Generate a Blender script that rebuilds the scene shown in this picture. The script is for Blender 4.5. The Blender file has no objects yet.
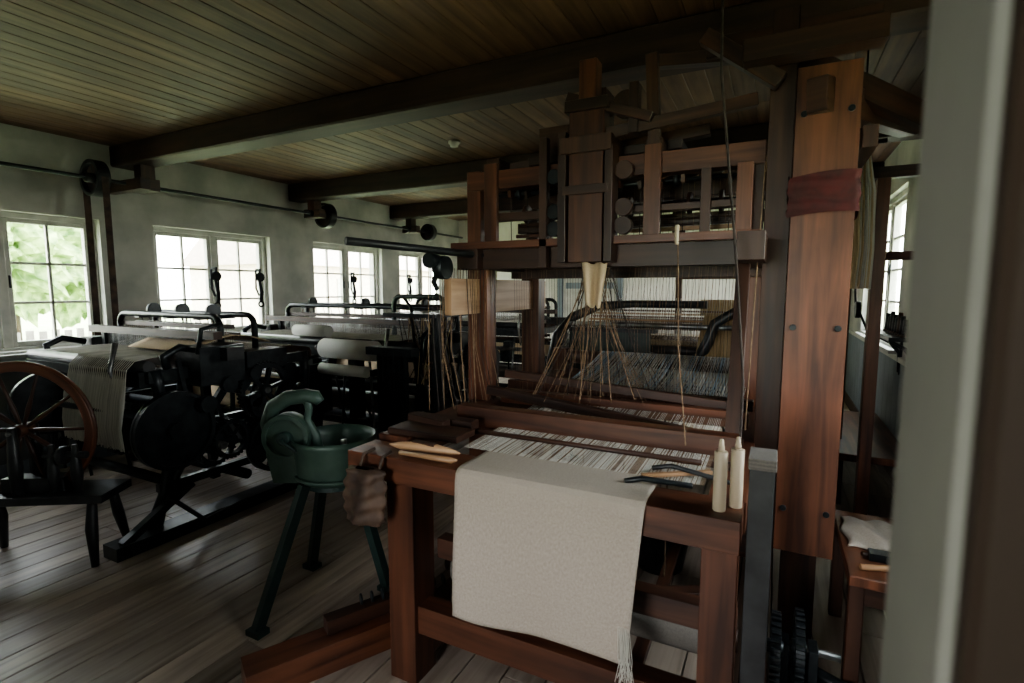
import bpy, math, random
from mathutils import Vector, Matrix
random.seed(7)
V=Vector
# ------------------------------------------------------------ materials
def newmat(name):
    m=bpy.data.materials.new(name); m.use_nodes=True
    nt=m.node_tree; b=nt.nodes['Principled BSDF']; return m,nt,b
def wood(name,c1,c2,rough=0.5,su=1.5,sv=28,tone=0.35,bump=0.15):
    m,nt,b=newmat(name); N=nt.nodes; L=nt.links
    uv=N.new('ShaderNodeUVMap'); uv.uv_map='UVMap'
    mp=N.new('ShaderNodeMapping'); mp.inputs['Scale'].default_value=(su,sv,1); L.new(uv.outputs[0],mp.inputs[0])
    n=N.new('ShaderNodeTexNoise'); n.inputs['Scale'].default_value=1; n.inputs['Detail'].default_value=6; n.inputs['Distortion'].default_value=0.6
    L.new(mp.outputs[0],n.inputs[0])
    mp2=N.new('ShaderNodeMapping'); mp2.inputs['Scale'].default_value=(2.5,5,1); L.new(uv.outputs[0],mp2.inputs[0])
    n2=N.new('ShaderNodeTexNoise'); n2.inputs['Scale'].default_value=1; n2.inputs['Detail'].default_value=3; L.new(mp2.outputs[0],n2.inputs[0])
    mx=N.new('ShaderNodeMath'); mx.operation='MULTIPLY_ADD'; L.new(n.outputs[0],mx.inputs[0]); mx.inputs[1].default_value=0.6
    mm=N.new('ShaderNodeMath'); mm.operation='MULTIPLY'; L.new(n2.outputs[0],mm.inputs[0]); mm.inputs[1].default_value=0.4
    L.new(mm.outputs[0],mx.inputs[2])
    r=N.new('ShaderNodeValToRGB'); r.color_ramp.elements[0].position=0.38; r.color_ramp.elements[1].position=0.64
    r.color_ramp.elements[0].color=(*c1,1); r.color_ramp.elements[1].color=(*c2,1); L.new(mx.outputs[0],r.inputs[0])
    at=N.new('ShaderNodeAttribute'); at.attribute_name='tone'
    mr=N.new('ShaderNodeMapRange'); mr.inputs[3].default_value=1-tone; mr.inputs[4].default_value=1+tone; L.new(at.outputs['Fac'],mr.inputs[0])
    mu=N.new('ShaderNodeVectorMath'); mu.operation='SCALE'; L.new(r.outputs[0],mu.inputs[0]); L.new(mr.outputs[0],mu.inputs['Scale'])
    L.new(mu.outputs[0],b.inputs['Base Color'])
    b.inputs['Roughness'].default_value=rough
    bp=N.new('ShaderNodeBump'); bp.inputs['Strength'].default_value=bump; bp.inputs['Distance'].default_value=0.004
    L.new(n.outputs[0],bp.inputs['Height']); L.new(bp.outputs[0],b.inputs['Normal'])
    return m
def rough(name,c1,c2,ro=0.5,metal=0.0,scale=12,bump=0.1,detail=5):
    m,nt,b=newmat(name); N=nt.nodes; L=nt.links
    tc=N.new('ShaderNodeTexCoord'); n=N.new('ShaderNodeTexNoise'); n.inputs['Scale'].default_value=scale; n.inputs['Detail'].default_value=detail
    L.new(tc.outputs['Object'],n.inputs[0])
    r=N.new('ShaderNodeValToRGB'); r.color_ramp.elements[0].position=0.35; r.color_ramp.elements[1].position=0.65
    r.color_ramp.elements[0].color=(*c1,1); r.color_ramp.elements[1].color=(*c2,1)
    L.new(n.outputs[0],r.inputs[0]); L.new(r.outputs[0],b.inputs['Base Color'])
    b.inputs['Roughness'].default_value=ro; b.inputs['Metallic'].default_value=metal
    bp=N.new('ShaderNodeBump'); bp.inputs['Strength'].default_value=bump; bp.inputs['Distance'].default_value=0.01
    L.new(n.outputs[0],bp.inputs['Height']); L.new(bp.outputs[0],b.inputs['Normal'])
    return m
def yarn(name,c1,c2):
    m=bpy.data.materials.new(name); m.use_nodes=True; nt=m.node_tree; N=nt.nodes; L=nt.links; N.clear()
    o=N.new('ShaderNodeOutputMaterial'); d=N.new('ShaderNodeBsdfDiffuse'); t=N.new('ShaderNodeBsdfTranslucent'); mi=N.new('ShaderNodeMixShader'); mi.inputs[0].default_value=.45
    at=N.new('ShaderNodeAttribute'); at.attribute_name='tone'; r=N.new('ShaderNodeValToRGB'); r.color_ramp.elements[0].color=(*c1,1); r.color_ramp.elements[1].color=(*c2,1)
    L.new(at.outputs['Fac'],r.inputs[0]); L.new(r.outputs[0],d.inputs[0]); L.new(r.outputs[0],t.inputs[0]); L.new(d.outputs[0],mi.inputs[1]); L.new(t.outputs[0],mi.inputs[2]); L.new(mi.outputs[0],o.inputs[0]); return m
def clothmat(name,c1,c2,sc=700):
    m,nt,b=newmat(name); N=nt.nodes; L=nt.links
    uv=N.new('ShaderNodeUVMap'); uv.uv_map='UVMap'
    w=N.new('ShaderNodeTexWave'); w.inputs['Scale'].default_value=sc/6.28; w.inputs['Distortion'].default_value=2.0; w.bands_direction='X'
    w2=N.new('ShaderNodeTexWave'); w2.inputs['Scale'].default_value=sc/6.28; w2.inputs['Distortion'].default_value=2.0; w2.bands_direction='Y'
    n=N.new('ShaderNodeTexNoise'); n.inputs['Scale'].default_value=140; n.inputs['Detail'].default_value=6
    for x in (w,w2,n): L.new(uv.outputs[0],x.inputs[0])
    a=N.new('ShaderNodeMath'); a.operation='ADD'; L.new(w.outputs['Fac'],a.inputs[0]); L.new(w2.outputs['Fac'],a.inputs[1])
    a2=N.new('ShaderNodeMath'); a2.operation='MULTIPLY_ADD'; a2.inputs[1].default_value=0.25; L.new(a.outputs[0],a2.inputs[0]); 
    h=N.new('ShaderNodeMath'); h.operation='MULTIPLY'; h.inputs[1].default_value=0.5; L.new(n.outputs[0],h.inputs[0]); L.new(h.outputs[0],a2.inputs[2])
    r=N.new('ShaderNodeValToRGB'); r.color_ramp.elements[0].color=(*c1,1); r.color_ramp.elements[1].color=(*c2,1)
    r.color_ramp.elements[0].position=0.2; r.color_ramp.elements[1].position=0.75
    L.new(a2.outputs[0],r.inputs[0]); L.new(r.outputs[0],b.inputs['Base Color']); b.inputs['Roughness'].default_value=0.95
    bp=N.new('ShaderNodeBump'); bp.inputs['Strength'].default_value=0.35; bp.inputs['Distance'].default_value=0.002
    L.new(a2.outputs[0],bp.inputs['Height']); L.new(bp.outputs[0],b.inputs['Normal'])
    return m
M={}
M['floor']=wood('floor_boards',(0.25,0.20,0.165),(0.46,0.385,0.325),0.38,1.2,22,0.28,0.2)
M['ceil']=wood('ceiling_boards',(0.085,0.045,0.026),(0.19,0.105,0.060),0.6,1.0,20,0.25)
M['beam']=wood('ceiling_beam_wood',(0.022,0.012,0.008),(0.062,0.032,0.020),0.6,1.0,14,0.2)
M['loom']=wood('loom_red_wood',(0.042,0.015,0.008),(0.155,0.058,0.030),0.42,1.6,22,0.35)
M['loomd']=wood('loom_dark_wood',(0.020,0.009,0.006),(0.066,0.028,0.016),0.46,1.6,24,0.3)
M['pale']=wood('pale_wood',(0.30,0.175,0.095),(0.46,0.30,0.18),0.5,1.6,26,0.2)
M['bobbin']=wood('bobbin_cream',(0.34,0.28,0.21),(0.48,0.41,0.31),0.5,1,16,0.1)
M['black']=rough('black_iron',(0.008,0.011,0.013),(0.024,0.030,0.034),0.36,0.35,14,0.15)
M['blackw']=rough('black_paint_wood',(0.009,0.010,0.011),(0.026,0.028,0.03),0.42,0,14,0.1)
M['matte']=rough('matte_iron',(0.008,0.009,0.010),(0.018,0.019,0.02),0.85,0,14,0.1)  # near-black iron with high roughness
M['steel']=rough('worn_steel',(0.12,0.125,0.125),(0.28,0.29,0.29),0.38,0.9,20,0.05)
M['green']=rough('green_paint_iron',(0.034,0.066,0.054),(0.062,0.104,0.084),0.42,0.1,9,0.12)
M['dgreen']=rough('dark_green_paint',(0.012,0.026,0.025),(0.024,0.048,0.042),0.42,0,9,0.1)
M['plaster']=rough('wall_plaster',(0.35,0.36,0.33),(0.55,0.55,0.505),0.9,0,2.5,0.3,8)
M['plaster_lit']=rough('back_wall_plaster_lit',(0.72,0.70,0.62),(0.84,0.82,0.75),0.9,0,2.5,0.2,8)  # lighter copy of the plaster, light on the back wall put into its colour
M['blue']=rough('blue_grey_paint',(0.16,0.19,0.215),(0.22,0.26,0.285),0.7,0,3,0.1)
M['frame']=rough('window_paint',(0.42,0.42,0.38),(0.56,0.55,0.50),0.5,0,8,0.05)
M['jamb']=rough('jamb_paint',(0.17,0.168,0.16),(0.23,0.225,0.215),0.6,0,6,0.05)
M['jambd']=wood('door_casing_wood',(0.020,0.010,0.007),(0.05,0.027,0.016),0.6,1,12,0.1)
M['sill_shade']=rough('sill_shade_colour',(0.10,0.11,0.115),(0.15,0.16,0.165),0.7,0,3,0.1)  # dark tone stands in for the shadow below the left sills
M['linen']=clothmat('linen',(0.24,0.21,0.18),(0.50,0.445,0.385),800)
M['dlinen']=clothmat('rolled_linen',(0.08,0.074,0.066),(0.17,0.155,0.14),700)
M['white']=clothmat('white_cloth',(0.66,0.66,0.64),(0.88,0.88,0.85),600)
M['cream']=clothmat('cream_cloth',(0.42,0.32,0.21),(0.62,0.50,0.35),500)
M['thread']=yarn('thread_white',(0.62,0.61,0.57),(0.86,0.85,0.80))
M['tblue']=yarn('thread_blue',(0.40,0.52,0.62),(0.66,0.78,0.88))
M['tcream']=yarn('thread_cream',(0.55,0.43,0.27),(0.76,0.64,0.44))
M['cord']=rough('hemp_cord',(0.12,0.075,0.045),(0.24,0.16,0.10),0.9,0,40,0)
M['dcord']=rough('dark_cord',(0.02,0.015,0.012),(0.05,0.035,0.03),0.8,0,40,0)
M['leather']=rough('leather',(0.025,0.014,0.009),(0.085,0.050,0.032),0.7,0,12,0.6)
M['maroon']=rough('maroon_cloth',(0.030,0.004,0.004),(0.070,0.008,0.008),0.8,0,18,0.4)
M['glasslamp']=rough('porcelain',(0.5,0.48,0.42),(0.65,0.62,0.56),0.25,0,8,0)
M['leaf']=rough('foliage',(0.08,0.16,0.04),(0.40,0.54,0.20),0.8,0,5,1.0,10)
M['grass']=rough('grass',(0.30,0.36,0.18),(0.46,0.52,0.30),0.9,0,2,0.5)
M['brick']=rough('pale_house_wall',(0.62,0.50,0.43),(0.74,0.62,0.54),0.9,0,6,0.2)
M['roof']=rough('roof_tiles',(0.42,0.34,0.31),(0.52,0.43,0.39),0.9,0,8,0.3)
M['fence']=rough('fence_wood',(0.14,0.13,0.11),(0.22,0.20,0.18),0.9,0,8,0.3)
M['slate']=rough('dark_slab',(0.02,0.018,0.015),(0.03,0.026,0.022),0.9,0,8,0.1)
m=bpy.data.materials.new('window_glass'); m.use_nodes=True; nt=m.node_tree; nt.nodes.clear()
o=nt.nodes.new('ShaderNodeOutputMaterial'); mi=nt.nodes.new('ShaderNodeMixShader'); tr=nt.nodes.new('ShaderNodeBsdfTransparent'); gl=nt.nodes.new('ShaderNodeBsdfGlossy')
gl.inputs['Roughness'].default_value=0.05; mi.inputs[0].default_value=0.05; tr.inputs[0].default_value=(0.95,0.97,0.96,1)
nt.links.new(tr.outputs[0],mi.inputs[1]); nt.links.new(gl.outputs[0],mi.inputs[2]); nt.links.new(mi.outputs[0],o.inputs[0]); M['glass']=m

# ------------------------------------------------------------ builder
class B:
    def __init__(s,name):
        s.name=name; s.v=[]; s.f=[]; s.mi=[]; s.uv=[]; s.tn=[]; s.sm=[]; s.mats=[]
    def _m(s,mat):
        if mat not in s.mats: s.mats.append(mat)
        return s.mats.index(mat)
    def add(s,verts,faces,uvs,mat,smooth=False,tone=None):
        o=len(s.v); s.v+= [tuple(p) for p in verts]; k=s._m(mat); t=random.random() if tone is None else tone
        for f,u in zip(faces,uvs):
            s.f.append([o+i for i in f]); s.mi.append(k); s.uv+=u; s.tn+= [t]*len(f); s.sm.append(smooth)
    def obox(s,c,ax,ay,az,hx,hy,hz,mat,tone=None):
        c=V(c); P=[];Lc=[]
        for i in (-1,1):
            for j in (-1,1):
                for k in (-1,1):
                    P.append(c+ax*hx*i+ay*hy*j+az*hz*k); Lc.append((hx*i,hy*j,hz*k))
        F=[(0,1,3,2),(4,6,7,5),(0,4,5,1),(2,3,7,6),(0,2,6,4),(1,5,7,3)]
        of=random.uniform(0,50); off=random.uniform(0,50)
        U=[]
        for n,f in enumerate(F):
            if n<2: U.append([(Lc[i][1]*0.3+off,Lc[i][2]+of) for i in f])
            else: U.append([(Lc[i][0]+off,Lc[i][1]+Lc[i][2]+of) for i in f])
        s.add(P,F,U,mat,False,tone)
    def box(s,a,b,mat,tone=None):
        a=V(a);b=V(b);c=(a+b)/2;h=[abs(b[i]-a[i])/2 for i in range(3)]
        E=[V((1,0,0)),V((0,1,0)),V((0,0,1))]; k=h.index(max(h)); o=[k,(k+1)%3,(k+2)%3]
        s.obox(c,E[o[0]],E[o[1]],E[o[2]],h[o[0]],h[o[1]],h[o[2]],mat,tone)
    def beam(s,p0,p1,w,h,mat,up=(0,0,1)):
        p0=V(p0);p1=V(p1);d=p1-p0;l=d.length;d.normalize();up=V(up)
        if abs(d.dot(up))>0.95: up=V((0,1,0)) if abs(d.y)<0.9 else V((1,0,0))
        sd=d.cross(up).normalized(); u=sd.cross(d).normalized()
        s.obox((p0+p1)/2,d,sd,u,l/2,w/2,h/2,mat)
    def tube(s,pts,r,mat,seg=8,caps=True,closed=False):
        pts=[V(p) for p in pts]; n=len(pts)
        R=r if isinstance(r,(list,tuple)) else [r]*n
        t0=(pts[1]-pts[0]).normalized(); up=V((0,0,1)) if abs(t0.z)<0.9 else V((1,0,0)); nn=t0.cross(up).normalized()
        P=[];UV=[];of=random.uniform(0,50);ln=0
        for i,p in enumerate(pts):
            if closed: t=(pts[(i+1)%n]-pts[i-1]).normalized()
            else: t=(pts[min(i+1,n-1)]-pts[max(i-1,0)]).normalized()
            nn=(nn-t*nn.dot(t)).normalized(); bb=t.cross(nn)
            if i: ln+=(p-pts[i-1]).length
            for k in range(seg):
                a=2*math.pi*k/seg
                P.append(p+(nn*math.cos(a)+bb*math.sin(a))*R[i])
            UV.append(ln)
        F=[];U=[]; cnt=n if closed else n-1; rr=max(R)
        for i in range(cnt):
            j=(i+1)%n; l1=UV[j] if j else ln+0.05
            for k in range(seg):
                k2=(k+1)%seg; a=2*math.pi*k/seg*rr+of; a2=2*math.pi*(k+1)/seg*rr+of
                F.append((i*seg+k,i*seg+k2,j*seg+k2,j*seg+k)); U.append([(UV[i]+of,a),(UV[i]+of,a2),(l1+of,a2),(l1+of,a)])
        tn=random.random()
        s.add(P,F,U,mat,seg>4,tn)
        if caps and not closed:
            o=len(s.v)-len(P)
            for base,rev in ((0,True),((n-1)*seg,False)):
                idx=[o+base+k for k in range(seg)]
                if rev: idx=idx[::-1]
                s.f.append(idx); s.mi.append(s._m(mat)); s.sm.append(False); s.tn+=[tn]*seg
                s.uv+=[(of+rr*math.cos(k),of+rr*math.sin(k)) for k in range(seg)]
    def cyl(s,p0,p1,r,mat,r1=None,seg=20):
        s.tube([p0,p1],[r,r if r1 is None else r1],mat,seg)
    def frame(s,axis):
        a=V(axis).normalized(); u=V((0,0,1)) if abs(a.z)<0.9 else V((1,0,0)); x=a.cross(u).normalized(); y=a.cross(x); return a,x,y
    def ring(s,c,axis,R,r,mat,seg=36,sec=8):
        a,x,y=s.frame(axis); c=V(c)
        s.tube([c+(x*math.cos(2*math.pi*k/seg)+y*math.sin(2*math.pi*k/seg))*R for k in range(seg)],r,mat,sec,False,True)
    def annulus(s,c,axis,Ro,Ri,w,mat,seg=36):
        a,x,y=s.frame(axis);c=V(c);P=[]
        for k in range(seg):
            d=x*math.cos(2*math.pi*k/seg)+y*math.sin(2*math.pi*k/seg)
            P+=[c+d*Ro+a*w/2,c+d*Ro-a*w/2,c+d*Ri-a*w/2,c+d*Ri+a*w/2]
        F=[];U=[]
        for k in range(seg):
            j=(k+1)%seg
            for e in range(4):
                g=(e+1)%4; F.append((k*4+e,j*4+e,j*4+g,k*4+g)); U.append([(k*.05,e*.03),(k*.05+.05,e*.03),(k*.05+.05,e*.03+.03),(k*.05,e*.03+.03)])
        s.add(P,F,U,mat,False)
    def disc(s,c,axis,R,w,mat,seg=36):
        a=V(axis).normalized();c=V(c); s.cyl(c-a*w/2,c+a*w/2,R,mat,seg=seg)
    def wheel(s,c,axis,R,rim,w,mat,n=6,hub=None,hr=0.04,spw=0.02,spoke_mat=None):
        a,x,y=s.frame(axis);c=V(c)
        s.annulus(c,axis,R,R-rim,w,mat); s.cyl(c-a*w*0.8,c+a*w*0.8,hr,hub or mat,seg=14)
        for k in range(n):
            t=2*math.pi*k/n+0.2; d=x*math.cos(t)+y*math.sin(t); s.beam(c+d*hr*0.8,c+d*(R-rim*0.7),spw,spw*1.1,spoke_mat or mat,up=a)
    def gear(s,c,axis,R,w,mat,teeth=36,n=5,solid=False):
        a,x,y=s.frame(axis);c=V(c)
        if solid: s.disc(c,axis,R,w,mat)
        else: s.wheel(c,axis,R,R*0.16,w,mat,n,hr=R*0.22,spw=R*0.13)
        for k in range(teeth):
            t=2*math.pi*k/teeth; d=x*math.cos(t)+y*math.sin(t); tg=a.cross(d)
            q=math.pi*R/teeth*0.5
            s.obox(c+d*(R+q*0.6),d,tg,a,q*0.9,q,w/2,mat)
    def poly(s,pts,o,ax,ay,th,mat):
        ax=V(ax);ay=V(ay);n=ax.cross(ay).normalized();o=V(o);N=len(pts)
        P=[o+ax*p[0]+ay*p[1]+n*th/2 for p in pts]+[o+ax*p[0]+ay*p[1]-n*th/2 for p in pts]
        F=[tuple(range(N)),tuple(range(2*N-1,N-1,-1))]; U=[[(p[0],p[1]) for p in pts],[(p[0],p[1]) for p in pts[::-1]]]
        for i in range(N):
            j=(i+1)%N; F.append((i,N+i,N+j,j)); U.append([(pts[i][0],pts[i][1])]*2+[(pts[j][0],pts[j][1]+.02)]*2)
        s.add(P,F,U,mat)
    def grid(s,fn,nu,nv,mat,su=1,sv=1):
        P=[fn(i/nu,j/nv) for i in range(nu+1) for j in range(nv+1)]
        F=[];U=[]
        for i in range(nu):
            for j in range(nv):
                F.append((i*(nv+1)+j,(i+1)*(nv+1)+j,(i+1)*(nv+1)+j+1,i*(nv+1)+j+1))
                U.append([(i/nu*su,j/nv*sv),((i+1)/nu*su,j/nv*sv),((i+1)/nu*su,(j+1)/nv*sv),(i/nu*su,(j+1)/nv*sv)])
        s.add(P,F,U,mat,True)
    def lathe(s,c,prof,mat,seg=32):
        c=V(c);n=len(prof);P=[];F=[];U=[]
        for r,z in prof:
            for k in range(seg):
                a=2*math.pi*k/seg; P.append(c+V((r*math.cos(a),r*math.sin(a),z)))
        for i in range(n-1):
            for k in range(seg):
                k2=(k+1)%seg; F.append((i*seg+k,i*seg+k2,(i+1)*seg+k2,(i+1)*seg+k)); U.append([(k/seg,i*.1),((k+1)/seg,i*.1),((k+1)/seg,i*.1+.1),(k/seg,i*.1+.1)])
        s.add(P,F,U,mat,True)
    def done(s,bevel=0,solid=0,parent=None):
        me=bpy.data.meshes.new(s.name); me.from_pydata(s.v,[],s.f)
        for k in s.mats: me.materials.append(M[k])
        me.polygons.foreach_set('material_index',s.mi); me.polygons.foreach_set('use_smooth',s.sm)
        ul=me.uv_layers.new(name='UVMap'); ul.data.foreach_set('uv',[c for u in s.uv for c in u])
        ca=me.attributes.new('tone','FLOAT','CORNER'); ca.data.foreach_set('value',s.tn)
        me.update()
        ob=bpy.data.objects.new(s.name,me); bpy.context.scene.collection.objects.link(ob)
        if bevel:
            md=ob.modifiers.new('bevel','BEVEL'); md.width=bevel; md.segments=1; md.limit_method='ANGLE'; md.angle_limit=math.radians(50)
        if solid:
            md=ob.modifiers.new('thick','SOLIDIFY'); md.thickness=solid; md.offset=0
        if parent: ob.parent=parent
        return ob
def arc(c,ax,ay,R,a0,a1,n=12,Ry=None):
    c=V(c);ax=V(ax);ay=V(ay);Ry=Ry or R
    return [c+ax*R*math.cos(math.radians(a0+(a1-a0)*k/n))+ay*Ry*math.sin(math.radians(a0+(a1-a0)*k/n)) for k in range(n+1)]
X=V((1,0,0));Y=V((0,1,0));Z=V((0,0,1))
XL,XR,YF,YB,ZC=-5.3,0.9,0.40,8.3,2.75

# ------------------------------------------------------------ room
f=B('floor'); f.box((XL-.25,YF-.12,-.12),(XR+.2,YB+.2,-.03),'slate')
x=XL
while x<XR:
    w=random.choice((.15,.17,.16)); y=YF-.1-random.uniform(0,2)
    while y<YB:
        l=random.uniform(2.6,4.2); a=max(y,YF-.12);b=min(y+l,YB)
        if b>a: f.box((x+.003,a,-.03),(min(x+w,XR)-.003,b-.003,0),'floor')
        y+=l
    x+=w
f.done(bevel=0.002)
c=B('ceiling'); c.box((XL-.25,YF-.12,ZC+.025),(XR+.2,YB+.2,ZC+.1),'slate')
x=XL
while x<XR:
    w=.125; y=YF
    while y<YB:
        l=random.uniform(2.5,4.5); b=min(y+l,YB); c.box((x+.001,y,ZC),(min(x+w,XR)-.001,b-.001,ZC+.025),'ceil'); y+=l
    x+=w
c.done(bevel=0.003)
for y,wd,zb in ((0.75,.2,2.57),(2.72,.21,2.57),(4.60,.2,2.55),(6.45,.2,2.55)):
    b=B('ceiling_beam'); b.box((XL+.001,y-wd/2,zb),(XR-.001,y+wd/2,ZC-.001),'beam'); b.done(bevel=0.012)

def wall_x(name,x0,x1,y0,y1,holes,mat='plaster'):
    b=B(name); y=y0
    for (a,bb,z0,z1) in holes:
        if a>y: b.box((x0,y,0),(x1,a,ZC),mat)
        b.box((x0,a,0),(x1,bb,z0),mat); b.box((x0,a,z1),(x1,bb,ZC),mat); y=bb
    b.box((x0,y,0),(x1,y1,ZC),mat); return b.done()
LW=[(1.20,2.50,.99,2.10),(2.94,4.22,.99,2.10),(4.86,6.16,.99,2.10),(6.57,7.88,.99,2.10)]
RW=[(1.1,2.2,1.0,2.15),(5.2,7.2,1.0,2.35)]  # first opening: unseen window added to light the loom from the right
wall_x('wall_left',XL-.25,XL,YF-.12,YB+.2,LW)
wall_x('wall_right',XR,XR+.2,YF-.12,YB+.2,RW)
b=B('wall_back'); b.box((XL,YB,0),(XR,YB+.2,ZC),'plaster_lit'); b.done()
b=B('wall_front'); b.box((XL,YF-.12,0),(-1.55,YF,ZC),'plaster'); b.box((-1.55,YF-.12,2.2),(.11,YF,ZC),'plaster'); b.box((.11,YF-.12,0),(XR,YF,ZC),'plaster'); b.done()
b=B('door_frame_1'); b.box((.073,YF-.12,0.0),(.108,YF-.0005,2.16),'jamb'); b.box((-1.55,YF-.12,0),(-1.51,YF,2.16),'jamb'); b.box((-1.55,YF-.12,2.16),(.108,YF,2.2),'jamb')
b.box((.076,YF-.14,0),(.2,YF-.121,2.2),'jambd'); b.done(bevel=.004)
b=B('wall_light_block'); HX0,HX1,HY=-2.3,1.2,-2.4  # unseen box added around the camera to cut light through the doorway
b.box((HX0-.1,HY,-.02),(HX0,YF-.121,2.5),'plaster'); b.box((HX1,HY,-.02),(HX1+.1,YF-.121,2.5),'plaster')
b.box((HX0-.1,HY-.1,-.02),(-1.3,HY,2.5),'plaster'); b.box((-.3,HY-.1,-.02),(HX1+.1,HY,2.5),'plaster'); b.box((-1.3,HY-.1,2.05),(-.3,HY,2.5),'plaster'); b.box((-1.3,HY-.1,-.02),(-.3,HY,.5),'plaster'); b.done()  # rear opening left in the added box so fill light gets in
b=B('ceiling_light_block'); b.box((HX0-.1,HY-.1,2.5),(HX1+.1,YF-.121,2.6),'beam'); b.done()  # lid of the added light-blocking box
b=B('floor_light_block'); b.box((HX0-.1,HY-.1,-.1),(HX1+.1,YF-.121,-.021),'loomd'); b.done()  # base of the added light-blocking box
b=B('baseboard_left'); b.box((XL,YF,0),(XL+.02,YB,.14),'blue'); b.done(bevel=.003)
b=B('baseboard_right'); b.box((XR-.02,YF,0),(XR,YB-.03,.14),'loomd'); b.done(bevel=.003)
b=B('baseboard_back'); b.box((XL+.03,YB-.02,0),(XR-.03,YB,.14),'blue'); b.done(bevel=.003)
b=B('trim_1'); 
for i in range(26):
    y=3.2+i*.195; b.box((XR-.012,y,.14),(XR,y+.192,.93),'blue')
b.box((XR-.03,3.2,.93),(XR,8.25,.97),'frame'); b.done(bevel=.003)
b=B('wall_left_shade'); b.box((XL,YF+.01,.14),(XL+.012,YB-.03,.93),'sill_shade'); b.done(bevel=.003)  # dark panel in place of shade under the windows

def window(n,xc,y0,y1,z0,z1,sgn,cas=2,rows=3,cols=2):
    b=B('window_%d'%n); t=.045
    def bx(ya,yb,za,zb,d=.05,o=0): b.box((xc-d/2+o,ya,za),(xc+d/2+o,yb,zb),'frame')
    bx(y0,y0+t,z0,z1,.09); bx(y1-t,y1,z0,z1,.09); bx(y0+t,y1-t,z1-t,z1,.09); bx(y0+t,y1-t,z0,z0+t,.09)
    W=(y1-y0-2*t)/cas
    for i in range(cas):
        a=y0+t+i*W; e=a+W
        if i: bx(a-.03,a+.03,z0+t,z1-t,.08)
        s=.035; lo=a+(.03 if i else 0); hi=e-(.03 if i<cas-1 else 0)
        bx(lo,lo+s,z0+t,z1-t); bx(hi-s,hi,z0+t,z1-t); bx(lo+s,hi-s,z1-t-s,z1-t); bx(lo+s,hi-s,z0+t,z0+t+s+.01)
        for c_ in range(1,cols): 
            yy=lo+s+(hi-lo-2*s)*c_/cols; bx(yy-.011,yy+.011,z0+t+s,z1-t-s,.03)
        for r_ in range(1,rows):
            zz=z0+t+s+(z1-z0-2*t-2*s)*r_/rows; bx(lo+s,hi-s,zz-.011,zz+.011,.03)
        b.box((xc-.003,lo+s,z0+t+s),(xc+.003,hi-s,z1-t-s),'glass')
        hy=hi-.018 if i==0 else lo+.018
        b.cyl((xc+sgn*.03,hy,(z0+z1)/2-.04),(xc+sgn*.03,hy,(z0+z1)/2+.06),.008,'black',seg=8)
    xi=XL if sgn>0 else XR
    b.box((min(xc,xi)-.0,y0,z0-.001),(max(xc,xi)+.0,y1,z0+.02),'frame')
    b.box((min(xi,xi+sgn*.06),y0-.04,z0-.03),(max(xi,xi+sgn*.06),y1+.04,z0+.0),'frame')
    b.done(bevel=.003)
    L=bpy.data.lights.new('window_portal','AREA'); L.shape='RECTANGLE'; L.size=y1-y0; L.size_y=z1-z0; L.cycles.is_portal=True
    o=bpy.data.objects.new('window_portal',L); bpy.context.scene.collection.objects.link(o)
    o.location=(xc-sgn*.12,(y0+y1)/2,(z0+z1)/2); o.rotation_euler=V((sgn,0,0)).to_track_quat('-Z','Z').to_euler()
for i,h in enumerate(LW): window(i+1,XL-.12,*h,1)
for i,h in enumerate(RW): window(i+5,XR+.10,*h,-1,rows=4 if i else 3)
L=bpy.data.lights.new('hall_fill_portal','AREA'); L.shape='RECTANGLE'; L.size=1.0; L.size_y=1.55; L.cycles.is_portal=True  # guides sky sampling through the added box's rear fill opening
o=bpy.data.objects.new('hall_fill_portal',L); bpy.context.scene.collection.objects.link(o); o.location=(-.8,HY-.15,1.27); o.rotation_euler=V((0,1,0)).to_track_quat('-Z','Z').to_euler()

b=B('door_1')
for i in range(7): b.box((-3.2+i*.13,YB-.05,.0),(-3.2+i*.13+.127,YB-.022,2.0),'frame')
b.box((-3.3,YB-.07,0),(-3.21,YB-.021,2.08),'blue'); b.box((-2.28,YB-.07,0),(-2.19,YB-.021,2.08),'blue'); b.box((-3.3,YB-.07,2.01),(-2.19,YB-.021,2.10),'blue')
b.box((-3.15,YB-.07,.4),(-2.33,YB-.05,.5),'blue'); b.box((-3.15,YB-.07,1.5),(-2.33,YB-.05,1.6),'blue'); b.ring((-2.4,YB-.09,1.0),(0,1,0),.04,.008,'black'); b.done(bevel=.003)

# line shaft
b=B('overhead_line_shaft'); sx=-4.97; sz=2.39
b.cyl((sx,YF+.05,sz),(sx,7.9,sz),.015,'black',seg=12)
for y,R in ((2.34,.145),(4.77,.15),(6.9,.13)):
    b.wheel((sx,y,sz),Y,R,.03,.09,'blackw',6,hr=.04); b.disc((sx,y,sz),Y,R*.9,.02,'loomd')
for y in (2.72,4.6,6.45):
    b.box((sx-.05,y+.0-.06,2.42),(sx+.05,y+.06,2.545 if y>3 else 2.565),'loomd'); b.box((sx-.13,y-.05,sz-.05),(sx+.13,y+.05,sz+.05),'loomd'); b.cyl((sx,y-.08,sz),(sx,y+.08,sz),.04,'black')
b.box((XL+.005,2.56,2.33),(-4.75,2.64,2.42),'loomd')
for dx in (-.148,.148): b.beam((sx+dx,2.34,sz),(sx+dx,2.34,.55),.05,.005,'leather',up=(1,0,0))  # straps stand in for a brownish reflection between the windows
b.wheel((sx,2.34,.55),Y,.145,.03,.07,'blackw',6,hr=.03); b.cyl((sx,2.25,.55),(sx,2.5,.55),.015,'steel',seg=10)
b.box((sx-.035,2.45,0),(sx+.035,2.52,.62),'loomd')
SH=b.done(bevel=.004)
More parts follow.
